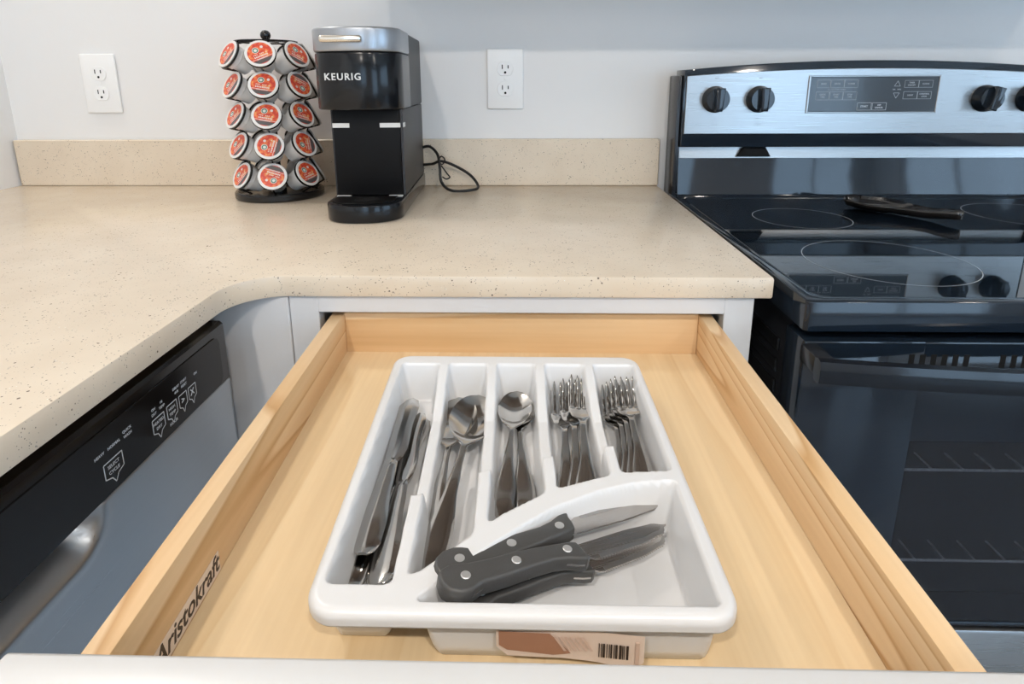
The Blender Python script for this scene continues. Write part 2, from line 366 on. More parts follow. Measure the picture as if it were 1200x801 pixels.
t = thing('end_cabinet', (-1.03, -1.7, -H), 'white base cabinet beyond the dishwasher in the left run', 'cabinet')
part('body', G().box(-1.425, -.665, -2.08, -1.30, -H + .1, -CT - .0005), M['cab'], t)
part('door', G().box(-.6645, -.645, -2.07, -1.31, -.79, -.04, .002), M['cab'], t)
part('toe_kick', G().box(-1.425, -.72, -2.08, -1.30, -H, -H + .0995), M['cab'], t)
t = thing('upper_cabinet', (.1, -.16, .47), 'white wall cabinet with dark brown doors mounted above the counter and range', 'cabinet')
part('body', G().box(-.594, .79, -.315, -.0005, .47, 1.35), M['cab'], t)
for k in range(3): part('door', G().box(-.59 + k * .4605, -.135 + k * .4605, -.335, -.3155, .472, 1.348, .002), M['upper'], t)

# ------------------------------------------------------------------ the open drawer
DF, DT = -.106, -.055                       # drawer bottom and top of its sides
DY0, DY1 = -.612, -1.0855                    # back end and inside of the front
def lx(y): return -.5275 - .0395 * (y + .627)     # outer face of the left side
t = thing('drawer', (-.29, -.85, -.125), 'open wooden drawer with white front pulled out below the counter', 'drawer')
def quad(x0a, x1a, ya, x0b, x1b, yb): return [(x0a, ya), (x1a, ya), (x1b, yb), (x0b, yb)]
part('side_panel', G().prism(quad(lx(DY0), lx(DY0) + .0155, DY0, lx(DY1), lx(DY1) + .0155, DY1), -.122, DT, 'z', .0015, 2), M['pine'], t)
part('side_panel', G().prism(quad(-.0772, -.0615, DY0, -.0812, -.0655, DY1), -.122, DT, 'z', .0015, 2), M['pine'], t)
part('back_panel', G().box(lx(DY0) + .0158, -.0775, DY0 - .015, DY0, -.122, DT + .001, .001, 1), M['pineback'], t)
part('bottom_panel', G().prism(quad(lx(DY0) + .0158, -.0775, DY0 - .0152, lx(DY1) + .0158, -.0815, DY1), DF - .006, DF, 'z'), M['maple'], t)
g = G(); g.prism([(-.529, -.200), (-.042, -.200), (-.038, -.196), (-.038, -.0395), (-.041, -.0365), (-.5290, -.0365), (-.5325, -.0400), (-.5325, -.196)], DY1 - .0008, DY1 - .0225, 'y', .003, 3)
part('front_panel', g, M['front'], t)
SM = Matrix.Translation((lx(-1.0) + .0156, -1.0, 0)) @ Matrix.Rotation(math.radians(2.26), 4, 'Z')
st = part('sticker', G().prism([(-.045, -.1048), (.032, -.1048), (.032, -.0895), (-.045, -.0895)], .0001, .0004, 'x', mx=SM), M['tag'], t, 'cream sticker with dark lettering')
sub('lettering', G().text('Aristokraft', .0175, SM @ Matrix.Translation((.0005, -.0075, -.0968)) @ FACEX, .0001, .25, .0002, space=.98), M['ink'], st, t)

# ------------------------------------------------------------------ cutlery tray
RIM, FLOOR = -.063, -.1035
def tray_mesh():
    xs = np.arange(-.447, -.148, .0011); ys = np.arange(-1.062, -.705, .0011); X, Y = np.meshgrid(xs, ys)
    def smax(a, b, k=.005):
        h = np.clip(.5 + .5 * (a - b) / k, 0, 1); return b * (1 - h) + a * h + k * h * (1 - h)
    def lin(y, y0, x0, y1, x1): return x0 + (y - y0) / (y1 - y0) * (x1 - x0)
    yf = np.interp(X, [-.41, -.366, -.358, -.3506, -.3043, -.2767, -.2648, -.2349, -.2142, -.1774], [-1.0196, -1.0196, -1.014, -1.0095, -.9619, -.9415, -.9345, -.9225, -.9155, -.9125])
    yc = np.interp(X, [-.36, -.3511, -.3421, -.3203, -.2959, -.2689, -.2356, -.2085, -.181, -.17], [-1.04, -1.0298, -1.0197, -.998, -.9755, -.9540, -.9360, -.9268, -.9230, -.9226])
    sf = 1 / np.sqrt(1 + np.clip(np.gradient(yf, .0011, axis=1), -1.3, 1.3) ** 2); sc = 1 / np.sqrt(1 + np.clip(np.gradient(yc, .0011, axis=1), -1.3, 1.3) ** 2)
    lines = [(-.4168, -.4062, 0), (-.3725, -.3625, .0040), (-.3225, -.3165, .0040), (-.2735, -.2680, .0040), (-.2235, -.2185, .0038), (-.1772, -.1772, 0)]
    xl = [(lin(Y, -.745, a, -1.0, b), w) for a, b, w in lines]
    yback = -.7405
    best = np.full(X.shape, 1.0)
    for i in range(5):
        d = smax(smax(xl[i][0] + xl[i][1] - X, X - (xl[i + 1][0] - xl[i + 1][1])), smax((yf - Y) * sf, Y - yback)); best = np.minimum(best, d)
    big = smax(smax(X + .1775, (Y - yc) * sc), -1.031 - Y)
    # the dividers sink towards the middle of the tray and step up again near the handles
    jog = np.interp(X, [-.365, -.318, -.269, -.220], [-.9435, -.9150, -.8975, -.8825])
    s = np.clip((Y - jog) / .005, 0, 1); s = s * s * (3 - 2 * s); back = np.clip((yback - .004 - Y) / .10, 0, 1); back = back * back * (3 - 2 * back) * .55 + .45 * back
    R = np.full(X.shape, RIM); inner = (X > -.392) & (X < -.2); R = R - np.where(inner, .0190 * s * np.clip(back * 1.25, 0, 1), 0)
    def S_(d, w): q = np.clip(-d / w, 0, 1); q = np.clip(q * 1.12 - .06, 0, 1); return q * q * (3 - 2 * q) * .45 + q * .55
    wl = np.where(Y > yback - .03, .0080, .0048)
    Z = np.minimum(R - (R - FLOOR) * S_(best, wl), RIM - (RIM - FLOOR) * S_(big, .0055))
    # outer outline (inset by the curl radius) and rolled lip
    cr = .0055
    xlo = lin(Y, -.7418, -.4268, -1.03, -.4133) + cr; xro = lin(Y, -.734, -.1700, -1.0221, -.1672) - cr; yto, ybo = -.7215 - cr, -1.0395 + cr; rr = .013
    qx = np.maximum(xlo - X, X - xro) + rr; qy = np.maximum(ybo - Y, Y - yto) + rr
    D = np.hypot(np.maximum(qx, 0), np.maximum(qy, 0)) + np.minimum(np.maximum(qx, qy), 0) - rr
    gy, gx = np.gradient(D, .0011); nrm = np.hypot(gx, gy) + 1e-9; gx /= nrm; gy /= nrm
    dmax = .0125; d = np.clip(D, 0, dmax); th = np.minimum(d / cr, PI / 2); extra = np.maximum(d - cr * PI / 2, 0)
    outm = D > 0
    Xn = np.where(outm, X - gx * D + gx * cr * np.sin(th), X); Yn = np.where(outm, Y - gy * D + gy * cr * np.sin(th), Y)
    Zn = np.where(outm, RIM - cr * (1 - np.cos(th)) - extra, Z)
    ny, nx = X.shape; V = np.stack([Xn, Yn, Zn], -1).reshape(-1, 3); idx = np.arange(ny * nx).reshape(ny, nx)
    q = np.stack([idx[:-1, :-1], idx[:-1, 1:], idx[1:, 1:], idx[1:, :-1]], -1).reshape(-1, 4)
    q = q[(D.reshape(-1)[q] < dmax).any(1)]
    used = np.unique(q); remap = -np.ones(ny * nx, int); remap[used] = np.arange(len(used)); return V[used], remap[q]
V, F = tray_mesh()
t = thing('cutlery_tray', (-.295, -.88, -.1055), 'white plastic cutlery tray with five slots and a curved front compartment in the drawer', 'tray')
me = bpy.data.meshes.new('tray_body'); me.from_pydata((V - np.array(ORG[t.name])).tolist(), [], F.tolist()); me.polygons.foreach_set('use_smooth', [True] * len(me.polygons)); me.materials.append(M['tray'])
tb = bpy.data.objects.new('tray_body', me); COL.objects.link(tb); tb.parent = t
sd = tb.modifiers.new('shell', 'SOLIDIFY'); sd.thickness = .0018; sd.offset = -1
# paper label hanging on the front wall of the tray
g = G(); yl = -1.0330; xs_ = np.linspace(-.304, -.2215, 14)
def lab_z(x):
    k = (x + .304) / .0825
    return -.0945 - .0055 * max(0, (k - .45)) / .55 + (.006 * (1 - k / .08) ** 2 if k < .08 else 0) + (.006 * ((k - .94) / .06) ** 2 if k > .94 else 0)
vs = []; fs = []
for i, x in enumerate(xs_):
    yy = yl - .0015 - .0012 * math.sin((x + .304) / .0825 * PI) - (.004 * max(0, (x + .25) / .03)); vs += [(x, yy, -.0765), (x, yy - .0006, lab_z(x))]
for i in range(len(xs_) - 1): fs.append((2 * i, 2 * i + 2, 2 * i + 3, 2 * i + 1))
pl = part('paper_label', G().raw(vs, fs), M['label'], t, 'hanging paper product label with barcode')
def laby(x): return yl - .0021 - .0012 * math.sin((x + .304) / .0825 * PI) - (.004 * max(0, (x + .25) / .03))
g = G(); rnd = random.Random(3); x = -.2465
while x < -.2295:
    w = rnd.choice((.0004, .0004, .0008, .0012)); g.box(x, x + w, laby(x) - .0006, laby(x), -.0925, -.0835); x += w + rnd.choice((.0005, .0005, .0009))
sub('barcode', g, M['ink'], pl, t)['kind'] = 'stuff'
M['brownprint'] = mat('brown_photo', (.40, .20, .12), .55); M['lineprint'] = mat('line_print', (.66, .48, .38), .55)
sub('picture_print', G().raw([(-.3025, laby(-.30) - .0004, -.0775), (-.274, laby(-.274) - .0004, -.0775), (-.262, laby(-.262) - .0006, -.0905), (-.272, laby(-.272) - .0007, -.0918), (-.298, laby(-.298) - .0005, -.0900), (-.3025, laby(-.3) - .0004, -.087)], [(0, 1, 2, 3, 4, 5)]), M['brownprint'], pl, t)
g = G()
for k in range(6): g.raw([(-.272 + k * .003, laby(-.27) - .0009, -.079), (-.2705 + k * .003, laby(-.27) - .0009, -.079), (-.2645 + k * .003, laby(-.26) - .0010, -.0885), (-.266 + k * .003, laby(-.26) - .0010, -.0885)], [(0, 1, 2, 3)])
g.box(-.2265, -.2245, laby(-.226) - .0008, laby(-.226) - .0002, -.095, -.080)
sub('line_print', g, M['lineprint'], pl, t)['kind'] = 'stuff'

# ------------------------------------------------------------------ cutlery
def strip(g, rows, nv=9, th=.0016):
    """rows: (y, x_left, x_right, z, dish): a thin metal shape along y; dish > 0 hollows it, < 0 crowns it"""
    top = []; bot = []
    for (y, a, b, z, ds) in rows:
        for j in range(nv):
            u = j / (nv - 1) * 2 - 1; x = (a + b) / 2 + u * (b - a) / 2; zz = z + ds * (u * u - 1); e = 1 - .75 * u ** 6
            top.append((x, y, zz + th * .5 * e)); bot.append((x, y, zz - th * .5 * e))
    n = len(rows); V = top + bot; o = len(top); F = []
    for i in range(n - 1):
        for j in range(nv - 1):
            a = i * nv + j; F.append((a, a + 1, a + nv + 1, a + nv)); F.append((o + a, o + a + nv, o + a + nv + 1, o + a + 1))
        for j in (0, nv - 1):
            a = i * nv + j; F.append((a, a + nv, o + a + nv, o + a))
    for i in (0, n - 1):
        for j in range(nv - 1):
            a = i * nv + j; F.append((a, o + a, o + a + 1, a + 1))
    return g.raw(V, F)
def sm(y, ks, vs):
    """smooth interpolation"""
    ks = list(ks)
    for i in range(len(ks) - 1):
        if y <= ks[i + 1]:
            q = (y - ks[i]) / (ks[i + 1] - ks[i]); q = max(0, min(1, q)); q = q * q * (3 - 2 * q); return vs[i] + (vs[i + 1] - vs[i]) * q
    return vs[-1]
HK = (0, .012, .06, .25, .5, .62, .70)
def handle_rows(L, wt, wn, y1, n=22):
    rows = []
    for i in range(n + 1):
        s = y1 * i / n; w = sm(s, (0, .01, .05, .16, .40, .55, y1), (.30 * wt, .62 * wt, .96 * wt, wt, .48 * wt, wn, wn))
        z = sm(s, (0, .12, .45, y1), (.0005, .0018, .0065, .0075)); rows.append((s * L, -w, w, z, -.0011 * w / wt))
    return rows
def spoon_shape(L, wb, wt=.0098, wn=.0030, depth=.0075):
    g = G(); y1 = .63; rows = handle_rows(L, wt, wn, y1)
    for i in range(1, 33):
        k = i / 32; s = y1 + (1 - y1) * k; c0 = .55
        e = math.sqrt(max(0, 1 - ((c0 - k) / c0) ** 2)) if k < c0 else math.sqrt(max(1e-4, 1 - ((k - c0) / (1 - c0 + .0005)) ** 2))
        w = max(wb * e ** (1.35 if k < c0 else .95), wn if k < .3 else 0) if k > .02 else wn
        dd = depth * e ** 1.2 * min(1, k / .25)
        z = sm(k, (0, .22, .6, 1), (.0075, .0085, .0075, .0095)); rows.append((s * L, -w, w, z, dd))
    return strip(g, rows, 15, .0015)
def fork_shape(L, wh, wt=.0095, wn=.0030):
    g = G(); y1 = .62; rows = handle_rows(L, wt, wn, y1)
    def zc(s): return sm(s, (y1, .70, .80, .90, 1.0), (.0075, .0050, .0035, .0080, .0165))
    for i in range(1, 13):
        s = y1 + (.795 - y1) * i / 12; w = sm(s, (y1, .655, .71, .76, .80), (wn, wn + .0012, wh * .86, wh, wh)); rows.append((s * L, -w, w, zc(s), .0022 * min(1, (s - y1) / .08)))
    strip(g, rows, 13, .0016)
    p = 2 * wh / 4
    for k in range(4):
        cx = -wh + p * (k + .5); tr = []
        for i in range(11):
            s = .785 + (1 - .785) * i / 10; hw = sm(s, (.785, .82, .98, 1.0), (p * .46, p * .33, p * .22, p * .10)); u = cx / wh; tr.append((s * L, cx - hw, cx + hw, zc(s) + .0022 * (u * u - 1) * .8, -.0004))
        strip(g, tr, 5, .0018)
    return g
def knife_shape(L, f=1.0):
    g = G(); rows = []
    for i in range(61):
        s = i / 60
        if s < .5:
            w = sm(s, (0, .012, .05, .12, .36, .5), (.0035, .0072, .0092, .0095, .0062, .0052)); a, b = -w, w; z = sm(s, (0, .2, .5), (.003, .0036, .0032)); ds = -.0022 * w / .0095; 
        else:
            a = sm(s, (.5, .55, .80, .93, .985, 1.0), (-.0052, -.0058, -.0070, -.0080, -.0040, .0010))
            b = sm(s, (.5, .53, .60, .78, .93, .98, 1.0), (.0052, .0080, .0096, .0085, .0098, .0080, .0035)); z = .0028; ds = -.0004
        rows.append((s * L, a * f, b * f, z, ds))
    return strip(g, rows, 9, .0022)
def from_to(tail, head, roll=0.0):
    """matrix that puts local origin at the tail and +y towards the head"""
    a = Vector(tail) + Vector((0, 0, H)); b = Vector(head) + Vector((0, 0, H)); y = (b - a).normalized(); x = y.cross(Vector((0, 0, 1))).normalized(); z = x.cross(y)
    m = Matrix((x, y, z)).transposed().to_4x4(); return Matrix.Translation(a) @ m @ Matrix.Rotation(roll, 4, 'Y')
def lay(name, shape, material, tail, head, label, cat, group, roll=0.0, proto=None, L=None):
    if proto is None:
        o = link(name, shape, material, None, (0, 0, 0), 50)
    else:
        o = proto.copy(); COL.objects.link(o)
        if L: o.scale = (1, 1, 1)
    o.matrix_world = from_to(tail, head, roll); tag(o, label, cat, group); return o
# dinner knives in the left slot
KN = 'dinner knives in the left slot'
k1 = lay('dinner_knife', knife_shape(.201, 1.12), M['chrome'], (-.4042, -.9895, -.1020), (-.3890, -.7890, -.1010), 'steel table knife lying lowest in the left slot, its handle end under the rim', 'knife', KN, math.radians(4))
lay('dinner_knife', None, None, (-.3812, -.9905, -.0965), (-.3925, -.7905, -.0965), 'steel table knife on the right of the pile, handle end nearest the slot corner', 'knife', KN, math.radians(-20), k1)
lay('dinner_knife', None, None, (-.3982, -.9695, -.0925), (-.4040, -.7700, -.0920), 'topmost steel table knife, lying on the left of the pile in the left slot', 'knife', KN, math.radians(0), k1)
# large spoons
SP = 'large spoons in the second slot'
s1 = lay('table_spoon', spoon_shape(.206, .0215), M['chrome'], (-.3560, -.9790, -.0985), (-.3530, -.7740, -.0940), 'large steel spoon lying underneath, its bowl showing to the left', 'spoon', SP, math.radians(-10))
lay('table_spoon', None, None, (-.3525, -.9840, -.0940), (-.3355, -.7870, -.0880), 'large steel spoon lying on top of the other large spoon', 'spoon', SP, math.radians(6), s1)
TS = 'teaspoons in the third slot'
s2 = lay('teaspoon', spoon_shape(.168, .0165, .0088, .0026, .006), M['chrome'], (-.2870, -.9230, -.0995), (-.2975, -.7560, -.0985), 'small steel teaspoon lying underneath, its handle splayed to the right', 'spoon', TS)
lay('teaspoon', None, None, (-.3060, -.9270, -.0960), (-.2968, -.7600, -.0945), 'small steel teaspoon on top, its handle splayed to the left', 'spoon', TS, 0, s2)
FK = 'dinner forks in the fourth slot'
f1 = lay('dinner_fork', fork_shape(.186, .0125), M['chrome'], (-.2560, -.9330, -.1015), (-.2490, -.7475, -.0960), 'dinner fork at the bottom left of the stack in the fourth slot', 'fork', FK)
lay('dinner_fork', None, None, (-.2475, -.9340, -.0980), (-.2400, -.7485, -.0925), 'dinner fork in the middle of the stack in the fourth slot', 'fork', FK, 0, f1)
lay('dinner_fork', None, None, (-.2410, -.9320, -.0940), (-.2315, -.7485, -.0890), 'topmost dinner fork, at the right of the stack in the fourth slot', 'fork', FK, 0, f1)
SF = 'salad forks in the right slot'
f2 = lay('salad_fork', fork_shape(.158, .0118, .0088, .0027), M['chrome'], (-.2070, -.9120, -.1010), (-.2010, -.7560, -.0960), 'small salad fork at the bottom left of the nested stack in the right slot', 'fork', SF)
for k, w in enumerate(('second from the bottom of the nested stack in the right slot', 'third from the bottom of the nested stack in the right slot', 'topmost and farthest right of the nested stack in the right slot')):
    lay('salad_fork', None, None, (-.2025 + .0050 * k, -.9120, -.0978 + .0033 * k), (-.1970 + .0042 * k, -.7560 - .001 * k, -.0928 + .0033 * k), 'small salad fork ' + w, 'fork', SF, 0, f2)
# steak knives in the curved compartment
def steak_knife():
    r = bpy.data.objects.new('steak_knife', None); COL.objects.link(r); r.empty_display_size = .03
    hp = [(0, 0), (.0005, .006), (.0035, .0105), (.009, .0128), (.015, .0122), (.021, .0108), (.035, .0104), (.052, .0112), (.070, .0108), (.084, .0094), (.094, .0086), (.099, .0066), (.1005, 0), (.1008, -.006), (.1025, -.0105), (.0995, -.0128), (.094, -.0112), (.087, -.0080), (.077, -.0062), (.060, -.0074), (.045, -.0096), (.032, -.0104), (.0255, -.0106), (.0215, -.0128), (.017, -.0150), (.010, -.0148), (.0040, -.0105), (.0008, -.005)]
    hp = [(x, y * .80) for x, y in hp]
    h = link('handle', G().prism(hp, -.0058, .0058, 'z', .0022, 3), M['handle'], r, ang=40)
    g = G(); g.prism([(x * .98 + .001, y * .98) for x, y in hp], -.0008, .0008, 'z'); link('tang', g, M['blade'], h)
    for x, y in ((.0165, -.0010), (.052, .0012), (.0895, .0006)): link('rivet', G().lathe([(.0032, -.0061), (.0032, .0060), (.0028, .0063)], 16, (x, y, 0)), M['rivet'], h)
    up_, dn_ = [], []; n = 108
    for i in range(n + 1):
        k = i / n; x = .097 + .081 * k
        up_.append((x, sm(k, (0, .1, .55, .85, 1), (.0062, .0064, .0066, .0052, .0012)))); ed = sm(k, (0, .08, .16, .6, .88, 1), (-.0050, -.0058, -.0088, -.0086, -.0058, .0006))
        dn_.append((x, ed - (.0010 * (1 - (i % 3) / 2) if .17 < k < .95 else 0)))
    up_ = [(x, y + .0055 * (x - .097) / .081) for x, y in up_]; dn_ = [(x, y + .0055 * (x - .097) / .081) for x, y in dn_]
    bl = link('blade', G().prism(up_ + dn_[::-1], -.0007, .0007, 'z'), M['blade'], r, ang=30)
    gr = [(x, y + .0036 + .0055 * (x - .097) / .081) for x, y in [(q[0], sm((q[0] - .097) / .081, (0, .08, .16, .6, .88, 1), (-.0050, -.0058, -.0088, -.0086, -.0058, .0006))) for q in dn_[20:]]]
    link('ground_edge', G().prism([(x, min(y, u[1] - .0004)) for (x, y), u in zip(gr, up_[20:])][::1] + [(q[0], q[1] + .0002) for q in dn_[20:]][::-1], -.00085, .00085, 'z'), M['ground'], bl, ang=30)
    return r
ST = 'steak knives in the curved front compartment'
def lay_steak(o, butt, tip, roll, label):
    a = Vector(butt) + Vector((0, 0, H)); b = Vector(tip) + Vector((0, 0, H)); x = (b - a).normalized(); y = Vector((0, 0, 1)).cross(x).normalized(); z = x.cross(y)
    o.matrix_world = Matrix.Translation(a) @ Matrix((x, y, z)).transposed().to_4x4() @ Matrix.Rotation(roll, 4, 'X') @ Matrix.Scale((b - a).length / .178, 4); tag(o, label, 'knife', ST)
sk = steak_knife()
lay_steak(sk, (-.3285, -1.0135, -.0825), (-.1848, -.9480, -.0950), math.radians(5), 'black-handled steak knife at the front bottom, under the one with bright rivets')
o = copy_tree(sk); lay_steak(o, (-.3420, -1.0100, -.0665), (-.1900, -.9175, -.0830), math.radians(180), 'black-handled steak knife at the back, its saw edge turned to the slots')
o = copy_tree(sk); lay_steak(o, (-.3375, -1.0235, -.0610), (-.1865, -.9515, -.0830), math.radians(3), 'topmost black-handled steak knife showing three bright rivets')

# ------------------------------------------------------------------ wall outlets
def outlet(x, z, label):
    t = thing('wall_outlet', (x, 0, z), label, 'outlet', 'wall outlets over the counter'); w, h = .0385, .0625
    part('cover_plate', G().box(x - w, x + w, -.006, -.0004, z - h, z + h, .0022, 3), M['plate'], t)
    for s in (1, -1):
        zc = z + s * .0195 * 1.09
        pts = [(x + .0172 * math.cos(a) , zc + max(-.0145, min(.0145, .0172 * math.sin(a)))) for a in [2 * PI * k / 32 for k in range(32)]]
        r = part('receptacle', G().prism(pts, -.0062, -.0080, 'y', .0006, 1), M['plate'], t)
        sub('contact_slots', G().box(x - .0072, x - .0052, -.0083, -.0079, zc - .0005, zc + .0085).box(x + .0052, x + .0072, -.0083, -.0079, zc + .0005, zc + .0075).lathe([(.0025, 0), (.0025, .0004)], 14, mx=front_at(x, -.0079, zc - .0075)), M['dark'], r, t)
    part('screw', G().lathe([(.003, 0), (.003, .0006), (.002, .0010)], 14, mx=front_at(x, -.006, z)), M['plate'], t)
outlet(-.3333, .228, 'white duplex outlet on the back wall right of the coffee maker')
outlet(-1.2157, .2224, 'white duplex outlet on the back wall left of the pod carousel')

# ------------------------------------------------------------------ pod carousel
CX, CY, CR = -.787, -.134, .085
t = thing('pod_carousel', (CX, CY, 0), 'black wire carousel on a round base holding coffee pods', 'carousel')
part('base', G().lathe([(.083, .0006), (CR, .003), (CR, .012), (.083, .0145), (.079, .0145), (.074, .0085), (.02, .0085)], 64, (CX, CY, 0)), M['wire'], t)
part('hub', G().lathe([(.012, .0086), (.012, .016), (.005, .019), (.004, .300)], 16, (CX, CY, 0)), M['wire'], t)
part('knob', G().lathe([(.001, .3012), (.0055, .3025), (.0088, .3062), (.0098, .3105), (.0088, .3150), (.0055, .3188), (.001, .320)], 20, (CX, CY, 0)), M['wire'], t)
NC = 7; VIEW = math.atan2(-1.3012 - CY, -.2872 - CX) - math.radians(9)     # direction of the front column
ZR = [.0505, .1080, .1640, .2195, .2740]; TILT = math.radians(28); RL = .0775
n = 24
for c in range(NC):
    a = VIEW + 2 * PI * c / NC; ca, sa = math.cos(a), math.sin(a); P = []; g = G()
    for z in ZR[::-1]:
        ax = Vector((ca * math.cos(TILT), sa * math.cos(TILT), math.sin(TILT))); ctr = Vector((CX + ca * RL, CY + sa * RL, z)) - ax * .0046
        u = Vector((-sa, ca, 0)); v = ax.cross(u)
        part('holder_ring', G().tube([ctr + (u * math.cos(2 * PI * k / n) + v * math.sin(2 * PI * k / n)) * .0257 for k in range(n)], .0019, 6, True), M['wire'], t)
        hi = ctr + v * .0257; lo = ctr - v * .0257
        P.append((hi, lo) if hi.z > lo.z else (lo, hi))
    path = [Vector((CX + ca * .004, CY + sa * .004, .3000)), Vector((CX + ca * .032, CY + sa * .032, .3000)), P[0][0]]
    for (h0, l0), (h1, l1) in zip(P, P[1:]):
        path += [l0, (l0 + h1) / 2 - Vector((ca, sa, 0)) * .010, h1]
    part('column_wire', G().tube(path[:3], .0017, 6).tube(path[3:6], .0017, 6).tube(path[6:9], .0017, 6).tube(path[9:12], .0017, 6).tube(path[12:15], .0017, 6).tube([P[-1][1], Vector((CX + ca * .060, CY + sa * .060, .012)), Vector((CX + ca * .072, CY + sa * .072, .0095))], .0017, 6), M['wire'], t)['kind'] = 'stuff'
part('top_ring', G().tube([(CX + .056 * math.cos(2 * PI * k / 40), CY + .056 * math.sin(2 * PI * k / 40), .2985) for k in range(40)], .0017, 6, True), M['wire'], t)
# pods
def pod_proto():
    r = bpy.data.objects.new('coffee_pod', None); COL.objects.link(r); r.empty_display_size = .02
    c_ = link('cup', G().lathe([(.0165, -.044), (.0180, -.0430), (.0205, -.018), (.0225, -.0165), (.0228, -.0012)], 28), M['podbody'], r, ang=30)
    link('lid', G().lathe([(.0232, -.0018), (.0262, -.0012), (.0266, -.0004), (.0258, .0006), (.0235, .0005), (.019, .0004)], 36), M['podlid'], r, ang=30)
    link('lid_print', G().lathe([(.0215, .0005), (.0215, .0009)], 36), M['podprint'], r, ang=30)
    return r
colname = {0: 'centre column', 1: 'right column', 6: 'left column', 2: 'far right column', 5: 'far left column', 3: 'back right column', 4: 'back left column'}
rowname = ['bottom row', 'second row from the bottom', 'middle row', 'second row from the top', 'top row']
proto = pod_proto(); first = True; rnd = random.Random(11)
SPIN = {(4, 0): 25, (3, 0): -10, (2, 0): -12, (1, 0): 75, (0, 0): 160, (4, 1): -30, (3, 1): 150, (2, 1): -20, (1, 1): 70, (0, 1): 10, (4, 6): 60, (3, 6): 65, (2, 6): 50, (1, 6): 50, (0, 6): 60}
for r_ in range(5):
    for c in range(NC):
        a = VIEW + 2 * PI * c / NC; ca, sa = math.cos(a), math.sin(a)
        ax = Vector((ca * math.cos(TILT), sa * math.cos(TILT), math.sin(TILT))); u = Vector((-sa, ca, 0)); v = ax.cross(u)
        o = proto if first else copy_tree(proto); first = False
        o.matrix_world = Matrix.Translation((CX + ca * RL, CY + sa * RL, ZR[r_] + H)) @ Matrix((u, v, ax)).transposed().to_4x4() @ Matrix.Rotation(math.radians(SPIN.get((r_, c), rnd.uniform(0, 360))), 4, 'Z')
        tag(o, 'white coffee pod with red lid, %s, %s' % (rowname[r_], colname[c]), 'coffee pod', 'coffee pods in the wire carousel')

# ------------------------------------------------------------------ coffee maker
KA = math.radians(3.0)
t = thing('coffee_maker', (-.573, -.1, 0), 'slim black single-serve coffee maker with silver lid on the counter', 'coffee maker')
t.rotation_euler.z = KA; ORG[t.name] = (0, 0, 0)
KW = .0640
def dshape(w, yb, yf, rx, ry, n=12, wl=None):
    """plan outline: straight back, rounded front corners with radii rx, ry"""
    p = [(w, yb), (w, yf + ry)] + [(w - rx + rx * math.cos(a), yf + ry - ry * math.sin(a)) for a in [PI / 2 * k / n for k in range(1, n + 1)]]
    k = (wl or w) / w
    return p[::1] + [(-x * k, y) for x, y in p[::-1]]
part('head', G().prism(dshape(.0665, -.100, -.232, .060, .055, 14, .0785), .178, .2695, 'z', .003, 2), M['ksatin'], t)
part('tower', G().prism([(-.0535, .070), (-.0535, -.195), (.0590, -.195), (.0590, .070)], .030, .1775, 'z', .002, 2), M['kblack'], t)
part('reservoir', G().prism([(-.0745, .075), (-.0745, -.0990), (.0650, -.0990), (.0650, .075)], .178, .3075, 'z', .004, 3), M['kside'], t)
part('side_cover', G().prism([(-.193, .030), (-.193, .1776), (.074, .1776), (.074, .030)], .0592, .0645, 'x', .0015, 2), M['kside'], t)
part('side_cover', G().prism([(-.193, .030), (-.193, .1776), (.074, .1776), (.074, .030)], -.0570, -.0537, 'x', .0015, 2), M['kside'], t)
lid = part('lid', G().prism(dshape(.0670, -.1005, -.2335, .060, .055, 14, .0795), .2702, .3085, 'z', .004, 3), M['ksilver'], t, 'silver brew lid')
g = G(); g.box(-.0545, .0125, -.2420, -.2330, .2835, .2945, .0042, 4); sub('lid_handle', g, M['kchrome'], lid, t, 'bright lift bar')
part('base', G().prism(dshape(.0660, .076, -.2855, .058, .050, 14, .0600), .0006, .0295, 'z', .003, 2), M['ksatin'], t)
part('drip_grid', G().prism(dshape(.052, -.205, -.273, .045, .040, 12), .0297, .0312, 'z', .0006, 1), M['kblack'], t)
part('drip_hole', G().lathe([(.019, .0313), (.017, .0318), (.013, .0316)], 24, (.005, -.236, 0)), M['dark'], t)
part('lettering', G().text('KEURIG', .0150, front_at(-.0225, -.2322, .2305), .0006, offset=.00028, space=1.2), M['ktext'], t)
part('tape_strip', G().box(-.0545, -.0260, -.1962, -.1951, .1475, .1550), M['ktext'], t, 'silver strip on tower'); part('tape_strip', G().box(.0255, .0605, -.1962, -.1951, .1475, .1550).box(.0646, .0655, -.193, -.172, .1475, .1550), M['ktext'], t, 'silver strip on tower')
part('trim_strip', G().box(-.054, -.030, -.202, -.196, .0298, .0312).box(.036, .060, -.202, -.196, .0298, .0312), M['ktext'], t)
g = G(); cp = [(.062, .068, .085), (.080, .060, .088), (.098, .040, .074), (.104, .022, .050), (.108, .010, .018), (.130, -.006, .0034), (.168, -.004, .0034), (.184, .022, .006), (.168, .048, .026), (.135, .055, .046), (.106, .046, .058), (.088, .052, .052), (.080, .060, .050), (.062, .066, .048)]
def smooth_path(p, n=7):
    P = [Vector(q) for q in p]; out = []
    for i in range(len(P) - 1):
        a, b, c, d = P[max(i - 1, 0)], P[i], P[i + 1], P[min(i + 2, len(P) - 1)]
        for k in range(n):
            s = k / n; out.append(.5 * ((2 * b) + (c - a) * s + (2 * a - 5 * b + 4 * c - d) * s * s + (3 * b - a - 3 * c + d) * s ** 3))
    return out + [P[-1]]
cab = part('power_cord', g.tube(smooth_path(cp), .0030, 8), M['cable'], t)
